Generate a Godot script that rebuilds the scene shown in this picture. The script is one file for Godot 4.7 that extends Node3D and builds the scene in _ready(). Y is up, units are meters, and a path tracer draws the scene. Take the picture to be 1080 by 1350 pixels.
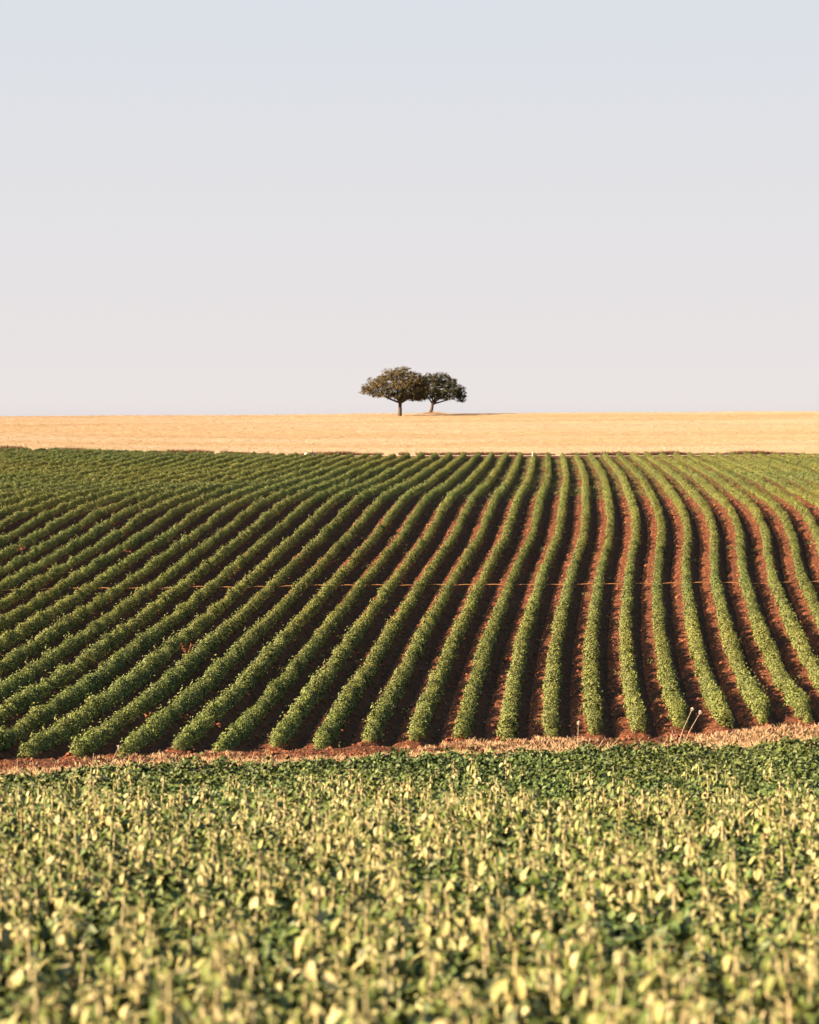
extends Node3D
# Crop rows on a red-soil slope, a stubble field with two oaks on the crest, a leafy crop in the foreground.
# x is to the right, d = -z is the distance from the camera; heights come from G() below.

const F := 3176.0            # focal length in photo pixels (24 degrees over 1350)
const SPACING := 1.5         # metres between crop rows
const EYE := 10.6            # camera height above the valley floor

var rng := RandomNumberGenerator.new()
var noise := FastNoiseLite.new()
var fine := FastNoiseLite.new()
var names := {}
var M := {}

# ---------------------------------------------------------------- terrain
var GT := [[0, -1.9], [8, -3.35], [16, -4.75], [22, -5.5], [30, -6.35], [40, -7.4], [50, -8.5], [60, -9.72], [66, -10.28], [71, -10.48], [76, -10.6], [81, -10.62], [85.2, -10.5], [95.3, -10.29], [106.6, -9.6], [117, -8.77], [124.7, -8.15], [132.3, -7.38], [137.7, -6.78], [145.7, -5.92], [154, -5.4], [164.8, -5.07], [194.4, -4.55], [258.9, -3.5], [264, -3.3], [300, -1.75], [350, 0.2], [385, 1.42], [398, 1.72], [408, 1.8], [425, 1.65], [460, 0.4], [520, -3], [700, -16], [1200, -40]]
var CT := [[60, 3.2], [70, 3.95], [81, 4.8], [85.2, 5.02], [95.3, 5.7], [106.6, 6.6], [117, 7.6], [124.7, 8.35], [132.3, 9.25], [137.7, 9.95], [145.7, 10.69], [164.8, 12.07], [194.4, 14.2], [258.9, 17.93], [300, 20.5]]

func curve(t: Array, d: float) -> float:
	var n := t.size()
	if d <= t[0][0]: return t[0][1]
	if d >= t[n - 1][0]: return t[n - 1][1]
	var i := 0
	while t[i + 1][0] < d: i += 1
	var x0: float = t[i][0]; var x1: float = t[i + 1][0]
	var y0: float = t[i][1]; var y1: float = t[i + 1][1]
	var s := (y1 - y0) / (x1 - x0)
	var m0 := s; var m1 := s
	if i > 0: m0 = ((y1 - t[i - 1][1]) / (x1 - t[i - 1][0]) + s) * 0.5
	if i < n - 2: m1 = ((t[i + 2][1] - y0) / (t[i + 2][0] - x0) + s) * 0.5
	var h := x1 - x0
	var u := (d - x0) / h
	return y0 * (1 + 2 * u) * (1 - u) * (1 - u) + m0 * h * u * (1 - u) * (1 - u) + y1 * u * u * (3 - 2 * u) + m1 * h * u * u * (u - 1)

var gl := PackedFloat32Array()
var cl := PackedFloat32Array()
func look(l: PackedFloat32Array, d: float) -> float:
	var q := clampf(d, 0.0, 1199.0) * 4.0
	var i := int(q)
	return lerpf(l[i], l[i + 1], q - i)

func G(x: float, d: float) -> float:            # bare ground
	var y := look(gl, d) + EYE
	y += 0.65 * smoothstep(-8.0, -52.0, x) * smoothstep(190.0, 250.0, d) * (1.0 - smoothstep(262.0, 330.0, d))
	y += 0.0065 * x * smoothstep(290.0, 380.0, d)
	y += noise.get_noise_2d(x * 0.6, d * 0.6) * 0.16 * smoothstep(0.0, 30.0, d)
	return y

func C(d: float) -> float: return look(cl, d)
func near_edge(x: float) -> float: return 76.8 + 0.33 * (x + 7.0) + noise.get_noise_2d(x * 4.0, 7.0) * 0.5
func far_edge(x: float) -> float: return 258.5 + noise.get_noise_2d(x * 2.0, 91.0) * 0.6
func crop_edge(x: float) -> float: return near_edge(x) - 6.9 + 0.045 * x + noise.get_noise_2d(x * 6.0, 300.0) * 0.5
func half(d: float, margin: float) -> float: return 0.17 * d + margin

func furrow(x: float, d: float) -> float:       # relief of the beds, 0 between rows
	var u := (x - C(d)) / SPACING
	u = u - floorf(u)                            # 0 = under a row
	var w := 0.06 + 0.03 * cos(u * TAU) - 0.30 * exp(-pow((u - 0.39) / 0.155, 2.0))
	w -= 0.09 * exp(-pow((u - 0.72) / 0.035, 2.0))   # wheel mark beside the row
	var e := smoothstep(near_edge(x) - 0.6, near_edge(x) + 1.2, d) * (1.0 - smoothstep(far_edge(x) - 0.8, far_edge(x) + 0.4, d))
	return w * e

func ground(x: float, d: float) -> float:
	var y := G(x, d)
	if d > 70.0 and d < 262.0: y += furrow(x, d)
	if d > 62.0 and d < 92.0:                    # ragged bank along the track
		var q := d - near_edge(x)
		y += 0.16 * exp(-pow((q + 1.4) / 0.7, 2.0)) - 0.10 * exp(-pow((q + 3.2) / 0.8, 2.0)) + 0.16 * exp(-pow((q + 5.4) / 1.3, 2.0))
		if q > -8.0 and q < 1.0: y += (fine.get_noise_2d(x * 3.0, d * 3.0) * 0.13 + fine.get_noise_2d(x * 0.7, d * 0.9) * 0.12)
	return y

func P(x: float, d: float, up := 0.0) -> Vector3: return Vector3(x, ground(x, d) + up, -d)
func px(x: float, d: float) -> float: return (x - 540.0) / F * d      # photo column -> metres to the side at that distance

# ---------------------------------------------------------------- helpers
func numbered(called: String) -> String:
	var n: int = names.get(called, 0)
	names[called] = n + 1
	return called if n == 0 else "%s_%03d" % [called, n]

func tag(o: Node, label: String, category: String, group := "") -> Node:
	o.set_meta("label", label); o.set_meta("category", category)
	if group: o.set_meta("group", group)
	return o

func thing(called: String, label: String, category: String, at: Vector3, group := "") -> Node3D:
	var o := Node3D.new(); o.name = numbered(called); add_child(o); o.position = at
	tag(o, label, category, group)
	return o

func obj(called: String, mesh: Mesh, m: Material, parent: Node = self) -> MeshInstance3D:
	var o := MeshInstance3D.new()
	o.name = numbered(called) if parent == self else called
	o.mesh = mesh
	o.material_override = m
	parent.add_child(o, true)
	return o

func begin() -> SurfaceTool:
	var st := SurfaceTool.new(); st.begin(Mesh.PRIMITIVE_TRIANGLES); return st

func done(st: SurfaceTool, smooth := false) -> ArrayMesh:
	if smooth: st.index()
	st.generate_normals()
	return st.commit()

func copies(called: String, mesh: Mesh, m: Material, xf: Array, tints: Array, parent: Node = self) -> MultiMeshInstance3D:
	var mm := MultiMesh.new()
	mm.transform_format = MultiMesh.TRANSFORM_3D
	mm.use_colors = true
	mm.mesh = mesh
	mm.instance_count = xf.size()
	for i in xf.size():
		mm.set_instance_transform(i, xf[i]); mm.set_instance_color(i, tints[i])
	var o := MultiMeshInstance3D.new()
	o.name = numbered(called) if parent == self else called
	o.multimesh = mm; o.material_override = m
	o.set_meta("kind", "stuff")
	parent.add_child(o, true)
	return o

func stuff(called: String, label: String, category: String) -> Node3D:
	var o := Node3D.new(); o.name = numbered(called); add_child(o)
	tag(o, label, category); o.set_meta("kind", "stuff")
	return o

func sun_dir() -> Vector3:
	var e := deg_to_rad(24.5); var a := deg_to_rad(70.0)
	return Vector3(-sin(a) * cos(e), sin(e), cos(a) * cos(e))

func tri(st: SurfaceTool, a: Vector3, b: Vector3, c: Vector3, col: Color) -> void:
	st.set_color(col); st.set_smooth_group(-1); st.add_vertex(a)
	st.set_color(col); st.add_vertex(b)
	st.set_color(col); st.add_vertex(c)

func leaf(st: SurfaceTool, at: Vector3, dir: Vector3, n: Vector3, length: float, width: float, col: Color) -> void:   # two faces folded along the midrib
	var side := dir.cross(n).normalized() * width * 0.5
	var mid := at + dir * length * 0.45
	var lift := n * width * 0.14
	tri(st, at, mid - side + lift, at + dir * length, col)
	tri(st, at, at + dir * length, mid + side + lift, col)

func rand_dir() -> Vector3:
	var z := rng.randf_range(-1, 1); var a := rng.randf() * TAU; var r := sqrt(1 - z * z)
	return Vector3(r * cos(a), z, r * sin(a))

func tube(st: SurfaceTool, pts: Array, radii: Array, col: Color, sides := 6) -> void:
	var rings := []
	for i in pts.size():
		var t: Vector3 = (pts[mini(i + 1, pts.size() - 1)] - pts[maxi(i - 1, 0)]).normalized()
		var u := t.cross(Vector3(0.31, 0.12, 0.94)).normalized(); var v := t.cross(u)
		var ring := []
		for k in sides:
			var a := TAU * k / sides
			ring.append(pts[i] + (u * cos(a) + v * sin(a)) * radii[i])
		rings.append(ring)
	st.set_smooth_group(0)
	for i in pts.size() - 1:
		for k in sides:
			var k2 := (k + 1) % sides
			for q in [rings[i][k], rings[i + 1][k], rings[i + 1][k2], rings[i][k], rings[i + 1][k2], rings[i][k2]]:
				st.set_color(col); st.add_vertex(q)

func vary(c: Color, amount: float) -> Color:
	var k := 1.0 + rng.randf_range(-amount, amount)
	return Color(c.r * k * (1 + rng.randf_range(-0.08, 0.08)), c.g * k, c.b * k * (1 + rng.randf_range(-0.1, 0.1)))

func grey(k: float) -> Color: return Color(k, k, k)

# ---------------------------------------------------------------- materials
func noise_tex(freq: float, octaves: int, cols: Array, offs: Array, size := 1024, s := 1) -> NoiseTexture2D:
	var n := FastNoiseLite.new()
	n.noise_type = FastNoiseLite.TYPE_SIMPLEX_SMOOTH; n.frequency = freq; n.fractal_octaves = octaves; n.seed = s
	var t := NoiseTexture2D.new()
	t.width = size; t.height = size; t.seamless = true; t.noise = n
	var g := Gradient.new(); g.offsets = PackedFloat32Array(offs); g.colors = PackedColorArray(cols)
	t.color_ramp = g
	return t

func L(r: float, g: float, b: float) -> Color: return Color(r, g, b).linear_to_srgb()

func plain(called: String, c: Color, rough := 0.9, vertex := false, spec := 0.3) -> StandardMaterial3D:
	var m := StandardMaterial3D.new()
	m.resource_name = called; m.albedo_color = c; m.roughness = rough; m.metallic_specular = spec
	m.vertex_color_use_as_albedo = vertex
	return m

func soil(called: String, cols: Array, scale: float, s: int) -> StandardMaterial3D:
	var m := plain(called, Color.WHITE, 0.95, true, 0.2)
	m.albedo_texture = noise_tex(0.012, 6, cols, [0.22, 0.45, 0.6, 0.78], 1024, s)
	m.uv1_triplanar = true; m.uv1_world_triplanar = true
	m.uv1_scale = Vector3.ONE * scale
	m.heightmap_enabled = true
	m.heightmap_texture = noise_tex(0.03, 6, [Color.BLACK, Color.WHITE], [0.1, 0.9], 1024, s + 9)
	m.heightmap_scale = 6.0
	return m

func materials() -> void:
	M.red_soil = soil("red_soil", [L(.030, .0108, .0058), L(.055, .0185, .0086), L(.083, .028, .012), L(.118, .048, .022)], 0.22, 3)
	M.brown_soil = soil("brown_soil", [L(0.035, 0.0175, 0.0091), L(0.07, 0.0315, 0.0154), L(0.105, 0.049, 0.0245), L(0.14, 0.077, 0.042)], 0.4, 5)
	M.straw_ground = soil("straw_ground", [L(.195, .136, .085), L(.208, .149, .096), L(.220, .161, .108), L(.235, .176, .121)], 0.05, 8)
	M.leaf = plain("crop_leaf", Color.WHITE, 0.60, true, 0.35)
	M.leaf.backlight = Color(0.16, 0.19, 0.06)
	M.pale_leaf = plain("pale_leaf", Color.WHITE, 0.65, true, 0.3)
	M.pale_leaf.backlight = Color(0.34, 0.34, 0.16)
	M.straw = plain("straw", Color.WHITE, 0.75, true, 0.3)
	M.straw.backlight = Color(0.2, 0.18, 0.1)
	M.oak_leaf = plain("oak_leaf", Color.WHITE, 0.7, true, 0.25)
	M.oak_leaf.backlight = Color(0.12, 0.12, 0.05)
	M.bark = plain("bark", L(0.04, 0.0288, 0.0208), 0.95)
	M.pipe = plain("pipe", L(.19, .084, .031), 0.6)
	M.white = plain("white_paint", L(0.4, 0.4, 0.376), 0.6)
	M.dark = plain("dark_paint", L(.03, .028, .03), 0.6)
	M.rubber = plain("rubber", L(.02, .02, .02), 0.8)

# ---------------------------------------------------------------- sheets of ground
func sheet(called: String, m: Material, xs: Callable, nx: int, ds: Array, tint: Callable) -> void:
	var st := SurfaceTool.new(); st.begin(Mesh.PRIMITIVE_TRIANGLES)
	st.set_smooth_group(0)
	for j in ds.size():
		for i in nx + 1:
			var p: Vector2 = xs.call(float(i) / nx, ds[j])
			st.set_color(tint.call(p.x, p.y))
			st.add_vertex(P(p.x, p.y))
	for j in ds.size() - 1:
		for i in nx:
			var a := j * (nx + 1) + i
			var b := a + nx + 1
			for q in [a, b, b + 1, a, b + 1, a + 1]: st.add_index(q)
	st.generate_normals()
	var o := obj(called, st.commit(), m)
	o.set_meta("kind", "structure")

func steps(a: float, b: float, k: float) -> Array:
	var out := []
	var n := int(ceil((b - a) / k))
	for i in n + 1: out.append(lerpf(a, b, float(i) / n))
	return out

func patch(x: float, d: float, f: float, amount: float) -> float:
	return 1.0 + amount * noise.get_noise_2d(x * f + 400.0, d * f)

func _ready() -> void:
	rng.seed = 20240611
	noise.seed = 11; noise.frequency = 0.05; noise.fractal_octaves = 3
	fine.seed = 5; fine.frequency = 0.35; fine.fractal_octaves = 3
	for i in 4801:
		gl.append(curve(GT, i * 0.25)); cl.append(curve(CT, i * 0.25))
	# ---- camera, sky, sun, exposure
	var cam := Camera3D.new(); cam.name = "camera"
	add_child(cam)
	var lens := CameraAttributesPhysical.new()
	lens.frustum_focal_length = 12.0 / tan(deg_to_rad(12.0))
	lens.exposure_aperture = 1.0
	lens.frustum_focus_distance = 125.0
	lens.frustum_far = 3000.0; lens.frustum_near = 0.5
	cam.attributes = lens
	cam.fov = 24.0; cam.far = 3000.0; cam.near = 0.5
	cam.position = Vector3(0, EYE, 0)
	cam.rotation.x = -atan(115.0 / F)
	cam.current = true
	var env := Environment.new()
	env.background_mode = Environment.BG_SKY
	var sky := ProceduralSkyMaterial.new()
	sky.sky_horizon_color = L(.845, .785, .77)
	sky.sky_top_color = L(.30, .66, .95)
	sky.sky_curve = 0.42
	sky.ground_horizon_color = L(.80, .745, .735)
	sky.ground_bottom_color = L(.3, .22, .15)
	sky.sun_angle_max = 20.0
	env.sky = Sky.new(); env.sky.sky_material = sky
	env.background_energy_multiplier = 0.121
	env.tonemap_mode = Environment.TONE_MAPPER_LINEAR
	env.tonemap_exposure = 8.2
	env.sdfgi_enabled = true; env.ssao_enabled = true; env.ssil_enabled = true
	var we := WorldEnvironment.new(); we.name = "environment"; we.environment = env
	add_child(we)
	var sun := DirectionalLight3D.new(); sun.name = "sun"
	sun.light_color = Color(1.0, 0.89, 0.74); sun.light_energy = 1.6
	sun.light_angular_distance = 0.5; sun.shadow_enabled = true
	sun.directional_shadow_max_distance = 500.0
	add_child(sun)
	sun.look_at_from_position(sun_dir() * 100.0, Vector3.ZERO)
	materials()
	setting()
	trees()
	crop_rows()
	far_details()
	track_edge()
	foreground()

# ---------------------------------------------------------------- setting
func setting() -> void:
	# near crop ground
	sheet("crop_soil", M.brown_soil, func(t, d): return Vector2(lerpf(-1, 1, t) * half(d, 8.0), d), 90, steps(-4.0, 60.0, 0.7),
		func(x, d): return grey(patch(x, d, 1.0, 0.25)))
	# valley and track: follows the slanting field edge
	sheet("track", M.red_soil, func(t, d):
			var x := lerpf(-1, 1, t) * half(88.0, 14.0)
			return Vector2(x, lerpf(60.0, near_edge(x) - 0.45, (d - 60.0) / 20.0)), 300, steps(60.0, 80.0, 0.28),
		func(x, d): return Color(.78, .84, .9) * patch(x, d, 3.0, 0.3))  # browner tint, also darkened to imitate shade among the clods
	# the red slope with its beds: grid lines run along the rows
	sheet("red_soil_slope", M.red_soil, func(t, d):
			var a := 78.0
			for k in 6: a = clampf(near_edge(snapped_x(t, a)) - 0.5, 60.0, 110.0)
			var dd := lerpf(a, 262.0, d)
			return Vector2(snapped_x(t, dd), dd), 828, slope_steps(),
		func(x, d): return grey(patch(x, d, 2.0, 0.22)))
	# stubble field and the land behind the crest
	sheet("stubble_field", M.straw_ground, func(t, d): return Vector2(lerpf(-1, 1, t) * half(d, 40.0), d), 220, steps(262.0, 420.0, 1.1) + steps(425.0, 1190.0, 30.0),
		func(x, d): return straw_tint(x, d))

func snapped_x(t: float, d: float) -> float:
	return lerpf(-46.0, 23.0, t) * SPACING + C(d)

func slope_steps() -> Array:
	var out := []
	var d := 0.0
	while d < 1.0:
		out.append(d)
		d += 0.0022 + 0.0022 * d
	out.append(1.0)
	return out

func straw_tint(x: float, d: float) -> Color:      # long harvest streaks: two kinds of straw, laid in swaths
	var s := noise.get_noise_2d(x * 0.12 + d * 0.05, d * 1.7 - x * 0.10)
	var big := noise.get_noise_2d(x * 0.22 + 60.0, d * 0.55 + 50.0)
	return Color(0.98, 0.95, 0.86).lerp(Color(1.04, 1.07, 1.12), smoothstep(-0.35, 0.35, big + 0.6 * s)) * (1.0 + 0.15 * s)

# ---------------------------------------------------------------- oaks
func oak(label: String, base: Vector3, blobs: Array, limbs_to: Array, fork: Vector3, trunk_r: float, leaf_col: Color, leaf_size: float) -> void:
	var t := thing("oak_tree", label, "tree", base, "oaks on the crest")
	var st := begin()
	tube(st, [Vector3(0, -0.3, 0), Vector3(0.02, 0.15, 0), fork * 0.35 + Vector3(0.05, 0, 0), fork * 0.7, fork, fork + Vector3(0.05, 0.6, 0)],
		[trunk_r * 1.7, trunk_r * 1.15, trunk_r, trunk_r * 0.92, trunk_r * 0.95, trunk_r * 0.5], Color.WHITE, 9)
	obj("trunk", done(st), M.bark, t)
	var twigs := []
	for l in limbs_to:
		st = begin()
		var e: Vector3 = l
		var mid := fork.lerp(e, 0.5) + Vector3(0, -0.25, 0) + rand_dir() * 0.2
		var mid2 := fork.lerp(e, 0.78) + rand_dir() * 0.25
		tube(st, [fork - Vector3(0, 0.15, 0), fork.lerp(mid, 0.5) + rand_dir() * 0.1, mid, mid2, e], [trunk_r * 0.62, trunk_r * 0.5, trunk_r * 0.4, trunk_r * 0.28, trunk_r * 0.12], Color.WHITE, 6)
		for k in 7:
			var s := mid.lerp(mid2, rng.randf()) if k < 4 else mid2.lerp(e, rng.randf())
			var g := s + Vector3(rng.randf_range(-1.3, 1.3), rng.randf_range(0.1, 1.2), rng.randf_range(-1.3, 1.3))
			tube(st, [s, s.lerp(g, 0.5) + rand_dir() * 0.12, g], [trunk_r * 0.22, trunk_r * 0.15, trunk_r * 0.06], Color.WHITE, 5)
		obj("limb", done(st), M.bark, t)
	st = begin()
	for b in blobs:
		var c: Vector3 = b[0]; var r: Vector3 = b[1]
		for k in int(b[2] * 2.7):
			var v := rand_dir() * pow(rng.randf(), 0.38)
			if v.y < -0.7: continue
			var q := c + v * r
			var tone := vary(leaf_col, 0.28)
			var cr := rng.randf_range(0.16, 0.40)
			for j in int(rng.randf_range(20, 34)):
				var w := rand_dir() * sqrt(rng.randf())
				var at := q + Vector3(w.x * cr, w.y * cr * 0.75, w.z * cr)
				var n := (rand_dir() + Vector3(0, 0.7, 0) + v * 0.8).normalized()
				var dir := n.cross(rand_dir()).normalized()
				leaf(st, at, dir, n, leaf_size * rng.randf_range(0.7, 1.3), leaf_size * 0.6, vary(tone, 0.15))
	obj("crown", done(st), M.oak_leaf, t)

func trees() -> void:
	var d := 385.0
	var blobs := []
	for b in [[-5.4, 3.9, 0.2, .9, .7, 1.0, 12], [-4.9, 4.3, 0.2, 1.35, .95, 1.6, 26], [-3.5, 5.4, -.6, 1.8, 1.15, 2.0, 40], [-3.2, 5.0, 1.6, 1.6, 1.1, 1.6, 30], [-1.2, 6.4, 0, 2.1, 1.2, 2.3, 52], [0.5, 6.9, 0.3, 1.8, 1.0, 2.0, 42],
			[2.3, 5.9, 0.6, 1.7, 1.2, 2.0, 40], [2.6, 4.6, -.4, 1.6, 1.3, 1.9, 34], [0.5, 5.0, 2.0, 2.2, 1.2, 1.7, 40], [-1.4, 4.5, 2.0, 1.7, .9, 1.4, 26], [0.4, 5.2, -2.2, 2.2, 1.2, 1.5, 34],
			[1.6, 3.6, 1.0, 1.3, .8, 1.4, 24], [0.4, 3.4, 1.2, 1.4, .8, 1.2, 26], [2.4, 3.0, .8, 1.2, .6, 1.1, 14], [-1.2, 3.6, 0.8, 1.1, .5, 1.0, 12], [3.4, 3.9, 0, 1.3, 1.0, 1.5, 22], [3.6, 5.3, 0, 1.3, 1.1, 1.5, 24], [-4.0, 3.5, 0.6, 1.1, .7, 1.0, 14], [-2.7, 3.6, .9, 1.2, .8, 1.0, 14], [3.6, 3.1, .3, 1.0, .7, 1.0, 16], [4.2, 4.4, .2, 1.0, .9, 1.1, 18], [1.0, 2.9, .6, 1.2, .6, 1.0, 14], [2.9, 2.8, .2, 1.2, .6, 1.0, 14], [-1.0, 3.0, 1.2, 1.1, .5, .8, 10], [-2.6, 3.4, 1.6, .7, .4, .7, 4]]:
		blobs.append([Vector3(b[0], b[1], b[2]), Vector3(b[3], b[4], b[5]), b[6]])
	oak("broad spreading holm oak with brown-green crown and straight trunk, its low limb bare", P(px(527, d), d), blobs,
		[Vector3(-4.3, 4.2, 0.3), Vector3(-2.6, 5.2, -1.2), Vector3(-1.0, 6.0, 0.8), Vector3(0.9, 6.3, -0.4), Vector3(2.6, 4.9, 0.4), Vector3(0.8, 5.2, 2.0), Vector3(-1.4, 4.5, 1.9), Vector3(2.2, 3.9, -1.0)],
		Vector3(0.1, 2.25, 0), 0.30, Color(.062, .046, .020), 0.17)
	d = 397.0
	blobs = []
	for b in [[-2.0, 4.9, 0, 1.5, 1.2, 1.6, 26], [0.3, 5.0, 0.8, 1.7, 1.2, 1.7, 34], [1.7, 5.6, -.2, 1.7, 1.0, 1.9, 38], [3.2, 4.7, 0.4, 1.5, 1.1, 1.7, 36], [4.6, 3.5, 0.2, 1.2, 1.1, 1.5, 30],
			[5.1, 2.7, 0.2, .8, .7, 1.0, 14], [2.2, 3.6, 1.4, 1.4, .8, 1.2, 18], [-.6, 3.7, 1.2, 1.5, .9, 1.3, 24], [1.4, 4.4, -1.8, 2.0, 1.2, 1.3, 26], [3.0, 2.3, 0.6, .7, .5, .7, 7], [-1.6, 3.3, 0, 1.3, .8, 1.3, 22], [-2.6, 4.2, .2, 1.2, 1.2, 1.4, 26], [4.9, 2.0, .3, .8, .5, .8, 8], [.8, 2.4, .7, 1.0, .5, .8, 10], [2.6, 2.6, .8, 1.3, .8, 1.0, 18], [.6, 3.1, .9, 1.2, .8, 1.0, 24], [-.9, 2.7, .3, 1.2, .7, 1.0, 18], [1.9, 2.9, .6, 1.0, .7, 1.0, 16], [-2.2, 3.0, .4, 1.2, .7, 1.1, 18], [4.3, 2.5, -.6, 1.0, .6, .9, 12], [3.4, 3.6, 1.4, 1.2, .8, 1.0, 18], [-.4, 5.6, -.4, 1.3, .8, 1.4, 20]]:
		blobs.append([Vector3(b[0], b[1], b[2]), Vector3(b[3], b[4], b[5]), b[6]])
	oak("smaller holm oak with shade-darkened leaf colour and leaning trunk, standing behind the broad brown-green oak", P(px(568, d), d, 0.25), blobs,
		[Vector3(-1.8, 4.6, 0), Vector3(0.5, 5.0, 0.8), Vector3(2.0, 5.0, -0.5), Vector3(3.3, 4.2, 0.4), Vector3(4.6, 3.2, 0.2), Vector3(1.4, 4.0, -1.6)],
		Vector3(0.35, 1.5, 0), 0.25, Color(.030, .028, .012), 0.17)  # leaf colour darkened to stand for the broad oak's shadow
	# tall dry grass round the foot of the second oak
	var xf := []; var tints := []
	for k in 260:
		var a := rng.randf() * TAU; var r := sqrt(rng.randf())
		var q := P(px(568, d) + cos(a) * r * 2.6 + 0.5, d + sin(a) * r * 1.5)
		var s := rng.randf_range(0.9, 1.6)
		xf.append(Transform3D(Basis(Vector3.UP, rng.randf() * TAU).scaled(Vector3(s * 0.8, s * 1.2 * (1.2 - r), s * 0.8)), q))
		tints.append(vary(Color(1.0, 0.82, 0.6), 0.15))
	var o := stuff("tall_dry_grass", "tuft of tall dry orange grass round the smaller oak's foot", "grass")
	copies("blades", tuft(0.34, 16, 0.25), M.straw, xf, tints, o)

# ---------------------------------------------------------------- crop rows
func tuft(h: float, n: int, spread: float) -> ArrayMesh:
	var st := begin()
	for k in n:
		var a := rng.randf() * TAU; var r := rng.randf() * spread
		var b := Vector3(cos(a) * r, -0.03, sin(a) * r)
		var lean := Vector3(rng.randf_range(-.4, .4), 1, rng.randf_range(-.4, .4)).normalized()
		var hh := h * rng.randf_range(0.55, 1.15)
		var side := Vector3(cos(a * 3.1), 0, sin(a * 3.1)) * 0.012
		var col := vary(Color(.216, .158, .103), 0.04)
		var tip := b + lean * hh + Vector3(lean.x, -0.05, lean.z) * hh * 0.35
		tri(st, b - side, b + lean * hh * 0.6, b + side, col)
		tri(st, b + side * 0.7 + lean * hh * 0.1, b + lean * hh * 0.55 - side, tip, col)
	return done(st)

func bush(n: int, w: float, h: float, l: float, size: float, leaf_col: Color) -> ArrayMesh:
	var st := begin()
	for k in n:
		var a := rng.randf_range(-0.15, PI + 0.15)          # round the arch of the cross-section
		var rr := pow(rng.randf(), 0.3)
		if rng.randf() < 0.07: rr *= rng.randf_range(1.1, 1.45)          # stray shoots
		var v := Vector3(cos(a) * rr, maxf(sin(a), 0.0) * rr, rng.randf_range(-1, 1))
		var at := Vector3(v.x * w * 0.5, 0.03 + v.y * h, v.z * l * 0.5)
		var out := Vector3(v.x * 0.8, v.y + 0.25, v.z * 0.3).normalized()
		var nn := (out + rand_dir() * 0.75).normalized()
		var dir := (nn.cross(rand_dir()) + Vector3(0, -0.25, 0)).normalized()
		var col := vary(leaf_col, 0.42)  # random leaf tones, spread wide to imitate sunlit specks
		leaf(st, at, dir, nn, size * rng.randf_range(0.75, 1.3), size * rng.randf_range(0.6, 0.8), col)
	return done(st)

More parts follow.
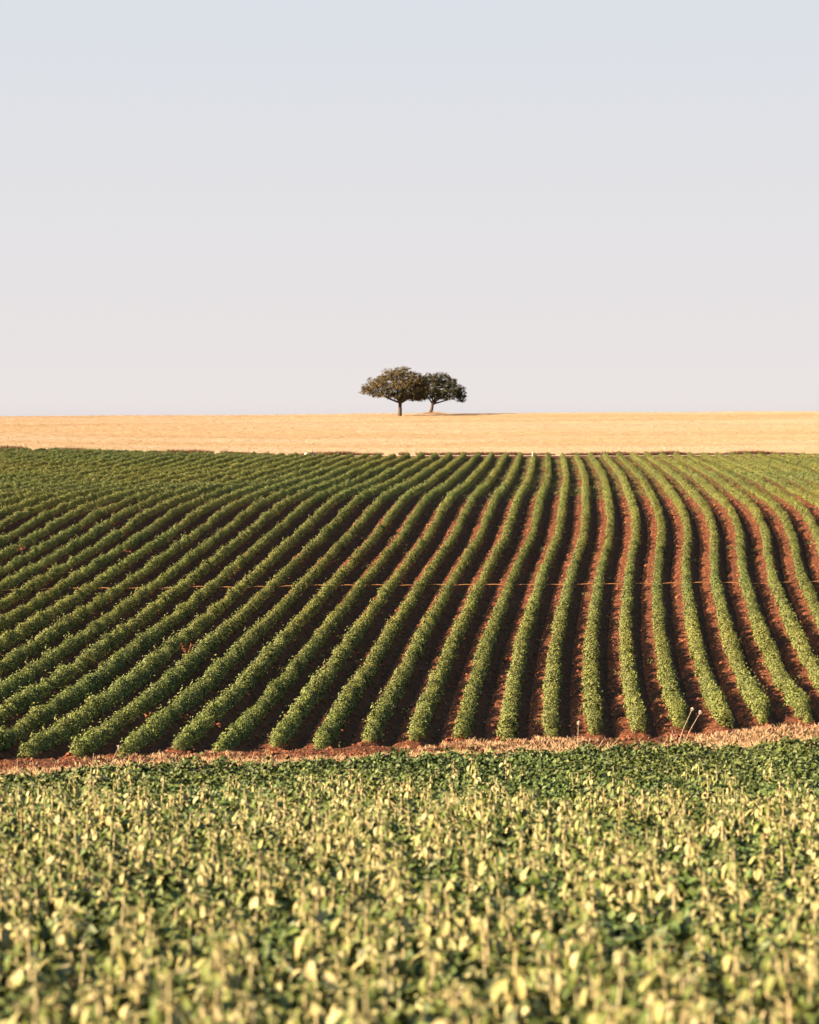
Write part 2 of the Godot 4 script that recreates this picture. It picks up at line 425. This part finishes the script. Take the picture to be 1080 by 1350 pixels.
func crop_rows() -> void:
	var variants := []
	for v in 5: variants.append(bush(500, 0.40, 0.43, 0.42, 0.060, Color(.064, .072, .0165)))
	var made := 0
	for k in range(-46, 23):
		var lists := [[], []]; var tints := [[], []]
		var d := 72.0
		var starts := rng.randf_range(-0.3, 0.9)
		var first := Vector3.INF
		while d < 259.5:
			d += rng.randf_range(0.24, 0.32) * (1.0 if d < 150.0 else 1.15)
			var x := k * SPACING + C(d)
			if absf(x) > half(d, 5.0) or d < near_edge(x) + starts or d > far_edge(x): continue
			if noise.get_noise_2d(k * 31.0, d * 2.2) < -0.60 and rng.randf() < 0.35: continue      # a plant is missing
			var grow := 1.0 + 0.16 * noise.get_noise_2d(x * 1.5, d * 1.5) + 0.30 * noise.get_noise_2d(k * 77.0, d * 11.0) + rng.randf_range(-0.15, 0.15)
			grow *= lerpf(1.08, 0.84, smoothstep(98.0, 130.0, d)) * lerpf(1.0, 1.05, smoothstep(150.0, 180.0, d))
			if d < near_edge(x) + starts + 1.0: grow *= rng.randf_range(0.55, 0.95)
			var side := x + rng.randf_range(-0.09, 0.09)
			var q := P(side, d)
			if first == Vector3.INF: first = P(x, d)
			var slope := (C(d + 1.0) - C(d - 1.0)) * 0.5
			var b := Basis(Vector3.UP, -atan(slope) + (PI if rng.randf() < 0.5 else 0.0) + rng.randf_range(-0.35, 0.35)).scaled(Vector3(grow, grow * rng.randf_range(0.8, 1.2), grow))
			var w := rng.randi() % 2
			lists[w].append(Transform3D(b, q - first))
			var big := noise.get_noise_2d(x * 0.5 + 90.0, d * 0.5)
			var kk := rng.randf_range(0.8, 1.2)
			var dry := smoothstep(-0.2, 0.5, noise.get_noise_2d(x * 0.35 + 900.0, d * 0.35) + 0.55 * smoothstep(-12.0, -30.0, x) * smoothstep(150.0, 175.0, d) * (1.0 - smoothstep(215.0, 240.0, d)))  # leaf tint yellower and lighter in patches, strongest at the upper left
			tints[w].append(Color(kk * (1.0 + 0.2 * big + 0.16 * dry), kk * (1.0 + 0.14 * dry), kk * (1.0 - 0.15 * big)))
		if lists[0].size() + lists[1].size() < 6: continue
		var label := "long continuous green crop row planted on the red soil slope"
		var extra := {-3: "green crop row on the red slope with white marker post at far end", -9: "green crop row with red-brown weeds growing at its near end",
			-19: "green crop row ending beside the small dark pump at stubble edge", 3: "green crop row whose near end is behind two leaning thistle stalks", 5: "green crop row with an orange-red weed in the furrow beside it", -11: "green crop row with one red weed halfway beside it"}
		if extra.get(k, "") != "": label = extra[k]
		var r := thing("crop_row", label, "crop row", first, "green crop rows on the red slope")
		for w in 2:
			if lists[w].size(): copies("foliage", variants[(made + w * 2) % 5], M.leaf, lists[w], tints[w], r)
		made += 1
	# low weeds between the rows on the upper slope
	var weed := []
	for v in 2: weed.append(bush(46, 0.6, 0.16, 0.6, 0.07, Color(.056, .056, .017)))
	var xf := [[], []]; var tt := [[], []]
	for k in 42000:
		var d := sqrt(rng.randf_range(78.0 * 78.0, 258.0 * 258.0))
		var x := rng.randf_range(-1, 1) * half(d, 4.0)
		var u := (x - C(d)) / SPACING; u -= floorf(u)
		if u < 0.2 or u > 0.8 or d < near_edge(x): continue
		var keep := 0.05 + 0.95 * smoothstep(158.0, 178.0, d + 9.0 * noise.get_noise_2d(x * 1.5, d * 1.5))
		if rng.randf() > keep * (0.8 + 0.5 * noise.get_noise_2d(x * 2.0, d * 2.0 + 70.0)): continue
		var s := rng.randf_range(0.6, 1.1)
		xf[k % 2].append(Transform3D(Basis(Vector3.UP, rng.randf() * TAU).scaled(Vector3(s, s, s)), P(x, d)))
		tt[k % 2].append(vary(Color(1.05, .95, .9), 0.2))
	var o := stuff("low_weeds", "low green-brown weeds covering the soil between rows on upper slope", "weeds")
	for w in 2: copies("weed_patch", weed[w], M.leaf, xf[w], tt[w], o)
	# clods and crumbs of red soil in the furrows
	xf = []; tt = []
	for k in 26000:
		var d := sqrt(rng.randf_range(74.0 * 74.0, 165.0 * 165.0))
		var x := rng.randf_range(-1, 1) * half(d, 3.0)
		if d < near_edge(x) - 2.5: continue
		var s := rng.randf_range(0.02, 0.075) * (1.0 if rng.randf() < 0.9 else 1.5)
		xf.append(Transform3D(Basis(rand_dir(), rng.randf() * TAU).scaled(Vector3(s, s * 0.7, s * rng.randf_range(0.7, 1.3))), P(x, d, s * 0.15)))
		tt.append(vary(Color(.10, .033, .014), 0.35))
	var c := stuff("soil_clods", "crumbly red soil clods scattered in the furrows", "soil")
	copies("clods", clod(), M.straw, xf, tt, c)

func clod() -> ArrayMesh:
	var st := begin()
	var s := SphereMesh.new(); s.radius = 1.0; s.height = 2.0; s.radial_segments = 6; s.rings = 3
	var a := s.get_mesh_arrays()
	var vs: PackedVector3Array = a[Mesh.ARRAY_VERTEX]; var ix: PackedInt32Array = a[Mesh.ARRAY_INDEX]
	for i in range(0, ix.size(), 3):
		var q := []
		for j in 3:
			var v := vs[ix[i + j]]
			q.append(v * (1.0 + 0.5 * fine.get_noise_3d(v.x * 3.0, v.y * 3.0, v.z * 3.0)))
		tri(st, q[0], q[1], q[2], Color.WHITE)
	return done(st)

# ---------------------------------------------------------------- stubble, far edge, pipe
func far_details() -> void:
	var tf := []
	for v in 3: tf.append(tuft(0.15, 20, 0.36))
	var xf := [[], [], []]; var tt := [[], [], []]
	for k in 90000:
		var d := sqrt(rng.randf_range(260.5 * 260.5, 414.0 * 414.0))
		var x := rng.randf_range(-1, 1) * half(d, 5.0)
		var s := rng.randf_range(0.7, 1.35)
		var low := noise.get_noise_2d(x * 0.12 + d * 0.05, d * 1.7 - x * 0.10)
		xf[k % 3].append(Transform3D(Basis(Vector3.UP, rng.randf() * TAU).scaled(Vector3(s, s * (0.65 + 0.3 * low), s)), P(x, d)))
		var c := straw_tint(x, d); var j := rng.randf_range(0.85, 1.12)
		tt[k % 3].append(Color(c.r * j, c.g * j, c.b * j))
	var o := stuff("straw_stubble", "short golden straw stubble covering the field below the oaks", "stubble")
	for v in 3: copies("straw_tufts", tf[v], M.straw, xf[v], tt[v], o)
	# reddish dry weeds along the upper edge of the crop
	xf = []; tt = []
	for k in 5200:
		var x := rng.randf_range(-1, 1) * half(261.0, 5.0)
		var d := 260.6 + absf(rng.randfn(0, 0.5))
		if noise.get_noise_2d(x * 3.0, 12.0) < -0.3: continue
		var s := rng.randf_range(0.7, 1.4) * (1.1 + 0.7 * noise.get_noise_2d(x * 2.0, 40.0))
		xf.append(Transform3D(Basis(Vector3.UP, rng.randf() * TAU).scaled(Vector3(s, s, s)), P(x, d)))
		tt.append(vary(Color(.30, .2, .16), 0.35))
	var e := stuff("dry_weeds", "strip of dark reddish dry weeds between the crop and golden stubble", "weeds")
	copies("weed_tufts", tuft(0.42, 14, 0.22), M.straw, xf, tt, e)
	# pale hose along the headland
	var pts := []; var rad := []
	var st := begin()
	for i in 90:
		var x := lerpf(-30.0, 52.0, i / 89.0)
		pts.append(P(x, 260.0 + 0.25 * noise.get_noise_2d(x * 5.0, 1.0), 0.12 + 0.06 * noise.get_noise_2d(x * 9.0, 6.0))); rad.append(0.035)
	tube(st, pts, rad, Color.WHITE, 6)
	tag(obj("irrigation_hose", done(st), plain("pale_hose", L(0.288, 0.224, 0.184), 0.7)), "thin pale hose lying along the crop's upper edge below stubble", "hose")
	# orange pipe crossing all the rows
	st = begin(); pts = []; rad = []
	for i in 360:
		var x := lerpf(-21.0, 27.0, i / 359.0)
		var d := 122.6 + 0.06 * x - 0.0022 * pow(minf(x, 0.0), 2.0) + 0.25 * noise.get_noise_2d(x * 3.0, 60.0)
		var u := (x - C(d)) / SPACING; u -= floorf(u)
		pts.append(Vector3(x, G(x, d) + 0.17 - 0.02 * cos(u * TAU) + 0.06 * noise.get_noise_2d(x * 6.0, 4.0), -d)); rad.append(0.021)
	tube(st, pts, rad, Color.WHITE, 6)
	tag(obj("irrigation_pipe", done(st), M.pipe), "thin orange irrigation pipe strung straight across the crop rows", "pipe")
	# white marker post in one row
	var d1 := 244.0
	var pt := thing("marker_post", "small white marker post standing in a crop row's far end", "post", P(px(702, d1), d1))
	st = begin()
	tube(st, [Vector3(0, -0.2, 0), Vector3(0, 0.45, 0), Vector3(0.01, 0.8, 0)], [0.04, 0.04, 0.036], Color.WHITE, 8)
	obj("pole", done(st), M.white, pt)
	st = begin()
	tube(st, [Vector3(0.01, 0.79, 0), Vector3(0.01, 0.84, 0), Vector3(0.01, 0.85, 0)], [0.05, 0.045, 0.01], Color.WHITE, 8)
	obj("cap", done(st), M.white, pt)
	# small dark pump with a white tank at the headland
	var dp := 259.6
	var pump := thing("irrigation_pump", "small dark pump with white tank standing at upper edge of crop", "pump", P(px(409, dp), dp))
	var bm := BoxMesh.new(); bm.size = Vector3(0.75, 0.32, 0.4)
	obj("body", bm, M.dark, pump).position = Vector3(0.15, 0.36, 0)
	st = begin()
	tube(st, [Vector3(-0.62, 0.35, 0.1), Vector3(-0.6, 0.35, 0.1), Vector3(-0.22, 0.35, 0.1), Vector3(-0.2, 0.35, 0.1)], [0.02, 0.13, 0.13, 0.02], Color.WHITE, 12)
	obj("tank", done(st), M.white, pump)
	st = begin()
	tube(st, [Vector3(0.28, 0.5, 0), Vector3(0.28, 0.72, 0), Vector3(0.3, 0.78, 0)], [0.05, 0.04, 0.04], Color.WHITE, 8)
	obj("exhaust", done(st), M.dark, pump)
	for s in [-0.25, 0.4]:
		st = begin()
		tube(st, [Vector3(s, 0.15, 0.2), Vector3(s, 0.15, 0.21), Vector3(s, 0.15, 0.29), Vector3(s, 0.15, 0.3)], [0.02, 0.17, 0.17, 0.02], Color.WHITE, 12)
		obj("wheel", done(st), M.rubber, pump)

# ---------------------------------------------------------------- the track between the two crops
func stalk(called: String, label: String, at: Vector3, h: float, lean: Vector3, head: bool, group: String) -> void:
	var t := thing(called, label, "dry stalk", at, group)
	var top := Vector3(lean.x, h, lean.z)
	var st := begin()
	tube(st, [Vector3(0, -0.05, 0), top * 0.5 + Vector3(-lean.x * 0.06, 0, 0), top], [0.010, 0.008, 0.005], Color(.26, .2, .14), 5)
	obj("stem", done(st), M.straw, t)
	if head:
		st = begin()
		for k in 60:
			var v := rand_dir()
			leaf(st, top + v * 0.02, (v + Vector3(0, 0.3, 0)).normalized(), v.cross(Vector3(0.3, 0.2, 0.9)).normalized(), 0.055, 0.022, vary(Color(.36, .29, .24), 0.2))
		obj("seed_head", done(st), M.straw, t)

func track_edge() -> void:
	var tf := [tuft(0.24, 22, 0.26), tuft(0.4, 16, 0.2)]
	var xf := [[], []]; var tt := [[], []]
	for k in 42000:
		var x := rng.randf_range(-1, 1) * half(76.0, 4.0)
		var q := rng.randf_range(-8.2, -1.0)
		var d := near_edge(x) + q
		var dens := exp(-pow((q + 5.6) / 1.6, 2.0)) + 1.0 * exp(-pow((q + 3.0) / 1.2, 2.0)) * smoothstep(-0.3, 0.3, noise.get_noise_2d(x * 2.0, d * 2.0)) 
		dens *= 0.62 + 0.45 * noise.get_noise_2d(x * 2.5 + 30.0, d * 4.0)
		if rng.randf() > dens: continue
		var v := 1 if rng.randf() < 0.12 else 0
		var s := rng.randf_range(0.6, 1.15)
		xf[v].append(Transform3D(Basis(Vector3.UP, rng.randf() * TAU).scaled(Vector3(s, s * 0.65, s)), P(x, d)))
		tt[v].append(vary(Color(.95, .84, .74), 0.25))
	var o := stuff("dry_grass", "strip of dry straw-coloured grass along the track between both crops", "grass")
	for v in 2: copies("grass_tufts", tf[v], M.straw, xf[v], tt[v], o)
	# single dry stalks: photo column, metres in front of the row ends, height, lean, head
	var lab := "thin bare dry stalk standing in the dry grass strip"
	for a in [[762, 5.2, 1.10, 0.03, true, "upright dry thistle stalk with round pale head in dry grass strip"],
			[899, 4.4, 1.25, 0.62, true, "tall leaning dry thistle stalk with pale head, beside a similar stalk"],
			[893, 4.6, 1.28, 0.5, true, "thin leaning dry stalk with small head, beside the tall thistle stalk"],
			[884, 4.2, .72, 0.1, false, ""], [774, 5.0, .5, .12, false, ""], [786, 5.2, .55, .3, false, ""], [800, 5.0, .5, .4, false, ""], [842, 5.6, .4, .22, false, ""],
			[740, 5.3, .4, -.05, false, ""], [973, 4.5, .35, 0.0, false, ""], [118, 3.6, .62, .06, false, ""], [140, 3.2, .75, .3, true, "leaning dry stalk with faint head at edge of shadowed rows"],
			[193, 4.6, .6, .36, false, ""], [226, 4.2, .55, .12, false, ""], [18, 3.6, .5, 0.0, false, ""], [68, 4.4, .3, .02, false, ""], [330, 4.6, .4, .1, false, ""], [510, 5.0, .4, -.06, false, ""], [640, 5.2, .45, .25, false, ""], [1010, 4.6, .4, .1, false, ""]]:
		var x := px(a[0], near_edge(px(a[0], 78.0)) - a[1])
		var named: String = a[5]
		stalk("dry_stalk", named if named else lab, P(x, near_edge(x) - a[1]), a[2], Vector3(a[3], 0, 0.05), a[4], "dry stalks in the grass strip")
	# red-brown weeds
	for a in [[192, 944, 0.55, "red-brown weed with bent stems between two rows near the track"], [243, 943, 0.5, "spreading red-brown weed leaning over the end of a crop row"], [246, 857, 0.55, "small red weed at the side of a crop row mid-slope"],
			[262, 858, 0.35, "low red weed close to another red weed mid-slope"], [957, 908, 0.42, "orange-red weed in a dark furrow under a green row"]]:
		red_weed(a[0], a[1], a[2], a[3])

func at_pixel(x: float, y: float, up: float) -> Vector2:      # where the line of sight through a photo pixel meets the ground raised by up
	var d := 60.0
	while d < 300.0:
		var q := px(x, d)
		if G(q, d) + up > EYE - (y - 560.0) / F * d: return Vector2(q, d)
		d += 0.1
	return Vector2(px(x, d), d)

func red_weed(x: float, y: float, h: float, label: String) -> void:
	var q := at_pixel(x, y, h * 0.6)
	var t := thing("red_weed", label, "weed", P(q.x, q.y), "red-brown weeds among the rows")
	for k in 7:
		var a := rng.randf() * TAU
		var top := Vector3(cos(a) * h * rng.randf_range(0.2, 0.8), h * rng.randf_range(0.7, 1.25), sin(a) * h * 0.5)
		var st := begin()
		tube(st, [Vector3(0, -0.05, 0), top * 0.5 + Vector3(0, h * 0.12, 0), top], [0.014, 0.012, 0.007], Color(.12, .042, .02), 5)
		obj("stem", done(st), M.straw, t)
		st = begin()
		for j in 14:
			var s := rng.randf_range(0.35, 1.0)
			var n := rand_dir()
			leaf(st, top * s + Vector3(0, h * 0.24 * s * (1 - s), 0), n.cross(rand_dir()).normalized(), n, 0.08, 0.04, vary(Color(.13, .05, .022), 0.3))
		obj("leaves", done(st), M.straw, t)

# ---------------------------------------------------------------- foreground crop
func blade(length: float, width: float, droop: float, fold: float, col: Color) -> ArrayMesh:     # one large leaf: grows along +z, droops, folded along the midrib
	var st := begin()
	var W := [0.0, 0.78, 1.0, 0.72, 0.0]
	var T := [0.0, 0.22, 0.48, 0.78, 1.0]
	var mid := []; var lf := []; var rt := []
	var ang := 0.2
	var p := Vector3.ZERO
	var prev := 0.0
	for i in 5:
		var step: float = (float(T[i]) - prev) * length
		prev = T[i]
		p += Vector3(0, sin(ang), cos(ang)) * step
		ang -= droop * 0.3
		var up := Vector3(0, cos(ang), -sin(ang))
		mid.append(p)
		lf.append(p + Vector3(-W[i] * width * 0.5, 0, 0) + up * W[i] * width * fold + up * rng.randf_range(-.006, .006))
		rt.append(p + Vector3(W[i] * width * 0.5, 0, 0) + up * W[i] * width * fold + up * rng.randf_range(-.006, .006))
	for i in 4:
		var c := vary(col, 0.06)
		if i > 0:
			tri(st, mid[i], lf[i], lf[i + 1], c); tri(st, mid[i], lf[i + 1], mid[i + 1], c)
			tri(st, mid[i], rt[i + 1], rt[i], c); tri(st, mid[i], mid[i + 1], rt[i + 1], c)
		else:
			tri(st, mid[0], lf[1], mid[1], c); tri(st, mid[0], mid[1], rt[1], c)
	return done(st)

func plant(blades: Array) -> Array:          # [stem mesh, [[leaf mesh, transform], ...]]: drooping leaves in tiers round an upright stem
	var h := rng.randf_range(0.58, 0.90)
	var st := begin()
	var lean := Vector3(rng.randf_range(-.09, .09), 0, rng.randf_range(-.09, .09))
	tube(st, [Vector3(0, -0.06, 0), Vector3(0, h * 0.5, 0) + lean * 0.3, Vector3(0, h, 0) + lean], [0.017, 0.014, 0.008], Color(.185, .158, .084), 6)
	var leaves := []
	var yaw := rng.randf() * TAU
	for tier in 4:
		var t0: float = [0.42, 0.64, 0.84, 1.0][tier]
		for k in [5, 6, 6, 5][tier]:
			var t := minf(t0 + rng.randf_range(-.05, .05), 1.0)
			yaw += 1.15 + rng.randf_range(-.35, .35)
			var size: float = [1.15, 1.2, 1.0, 0.7][tier] * rng.randf_range(0.8, 1.2)
			var out := Vector3(sin(yaw), 0, cos(yaw))
			var stem_at := Vector3(0, h * t, 0) + lean * t
			var reach: float = rng.randf_range(0.05, 0.11) * [1.2, 1.1, 0.8, 0.3][tier]
			var tip := stem_at + out * reach + Vector3(0, 0.035, 0)
			tube(st, [stem_at, stem_at + out * reach * 0.5 + Vector3(0, 0.045, 0), tip], [0.006, 0.005, 0.004], Color(.15, .132, .058), 4)
			var pitch := rng.randf_range(0.25, 1.15) if tier < 3 else rng.randf_range(-0.8, 0.3)
			var b := Basis(Vector3.UP, yaw) * Basis(Vector3.RIGHT, pitch) * Basis(Vector3.BACK, rng.randf_range(-.4, .4))
			leaves.append([blades[rng.randi() % blades.size()], Transform3D(b.scaled_local(Vector3.ONE * size), tip)])
	return [done(st), leaves]

func foreground() -> void:
	# leafy green understorey, thick enough to hide the soil
	var variants := []
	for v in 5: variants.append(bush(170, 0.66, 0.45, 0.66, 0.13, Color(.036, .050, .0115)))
	var xf := [[], [], [], [], []]; var tt := [[], [], [], [], []]
	var d := 12.0
	while d < 79.0:
		d += 0.36
		var x := -half(d, 4.0)
		while x < half(d, 4.0):
			x += 0.36
			var qx := x + rng.randf_range(-.16, .16); var qd := d + rng.randf_range(-.16, .16)
			if qd > crop_edge(qx): continue
			if noise.get_noise_2d(qx * 6.0 + 55.0, qd * 6.0) < -0.42: continue
			var s := rng.randf_range(0.8, 1.2)
			var w := rng.randi() % 5
			xf[w].append(Transform3D(Basis(Vector3.UP, rng.randf() * TAU).scaled(Vector3(s, s * rng.randf_range(0.8, 1.25), s)), P(qx, qd)))
			var kk := rng.randf_range(0.75, 1.25)
			var big := noise.get_noise_2d(qx * 1.2, qd * 1.2)
			tt[w].append(Color(kk * (1.0 + 0.25 * big), kk, kk))
	var o := stuff("leafy_crop", "dense dark green leafy crop filling the field in front of the track", "crop")
	for v in 5: copies("leafy_plants", variants[v], M.leaf, xf[v], tt[v], o)
	# taller pale plants standing over it
	var blades := []
	for v in 8:
		blades.append(blade(rng.randf_range(0.11, 0.155), rng.randf_range(0.046, 0.066), rng.randf_range(0.6, 1.6), rng.randf_range(0.05, 0.16), vary([Color(.150, .136, .058), Color(.085, .094, .026), Color(.038, .055, .012), Color(.172, .152, .075), Color(.050, .066, .014), Color(.135, .130, .050), Color(.160, .142, .066), Color(.066, .078, .019)][v], 0.1)))
	var protos := []; var whole := []
	for v in 7:
		var pl := plant(blades)
		protos.append(pl)
		var st := SurfaceTool.new()
		st.begin(Mesh.PRIMITIVE_TRIANGLES)
		st.append_from(pl[0], 0, Transform3D())
		for q in pl[1]: st.append_from(q[0], 0, q[1])
		whole.append(st.commit())
	var spots := []
	d = 13.0
	while d < 70.0:
		var gap := 0.53
		d += gap
		var x := -half(d, 3.0)
		while x < half(d, 3.0):
			x += gap
			var qx := x + rng.randf_range(-.23, .23); var qd := d + rng.randf_range(-.23, .23)
			var keep := 1.0 - smoothstep(38.0, 62.0, qd + 24.0 * noise.get_noise_2d(qx * 3.0, qd * 1.6))
			if rng.randf() > keep * clampf(0.60 + 1.4 * noise.get_noise_2d(qx * 9.0, qd * 9.0 + 500.0), 0.12, 0.95): continue
			spots.append(Vector2(qx, qd))
	spots.sort_custom(func(a, b): return a.y < b.y)
	var n := 0
	var xs := []; var ts := []
	for v in 7: xs.append([]); ts.append([])
	for s in spots:
		var k := rng.randi() % 7
		var sc := rng.randf_range(0.95, 1.35)
		var b := Basis(Vector3.UP, rng.randf() * TAU).scaled(Vector3.ONE * sc)
		var at := P(s.x, s.y)
		var sight: float = (EYE - at.y - 0.4) * F / s.y + 560.0
		if n < 300 and absf(s.x) < 0.175 * s.y and sight < 1352.0:
			var t := thing("pale_plant", "tall pale yellow-green leafy plant with upright stem above the near crop", "plant", at, "tall pale plants in the near crop")
			t.basis = b
			obj("stem", protos[k][0], M.pale_leaf, t)
			for q in protos[k][1]: obj("leaf", q[0], M.pale_leaf, t).transform = q[1]
			n += 1
		else:
			xs[k].append(Transform3D(b, at)); ts[k].append(vary(Color.WHITE, 0.12))
	var far := stuff("farther_pale_plants", "many pale yellow-green plants standing farther off in the leafy crop", "plants")
	for v in 7: copies("plants", whole[v], M.pale_leaf, xs[v], ts[v], far)
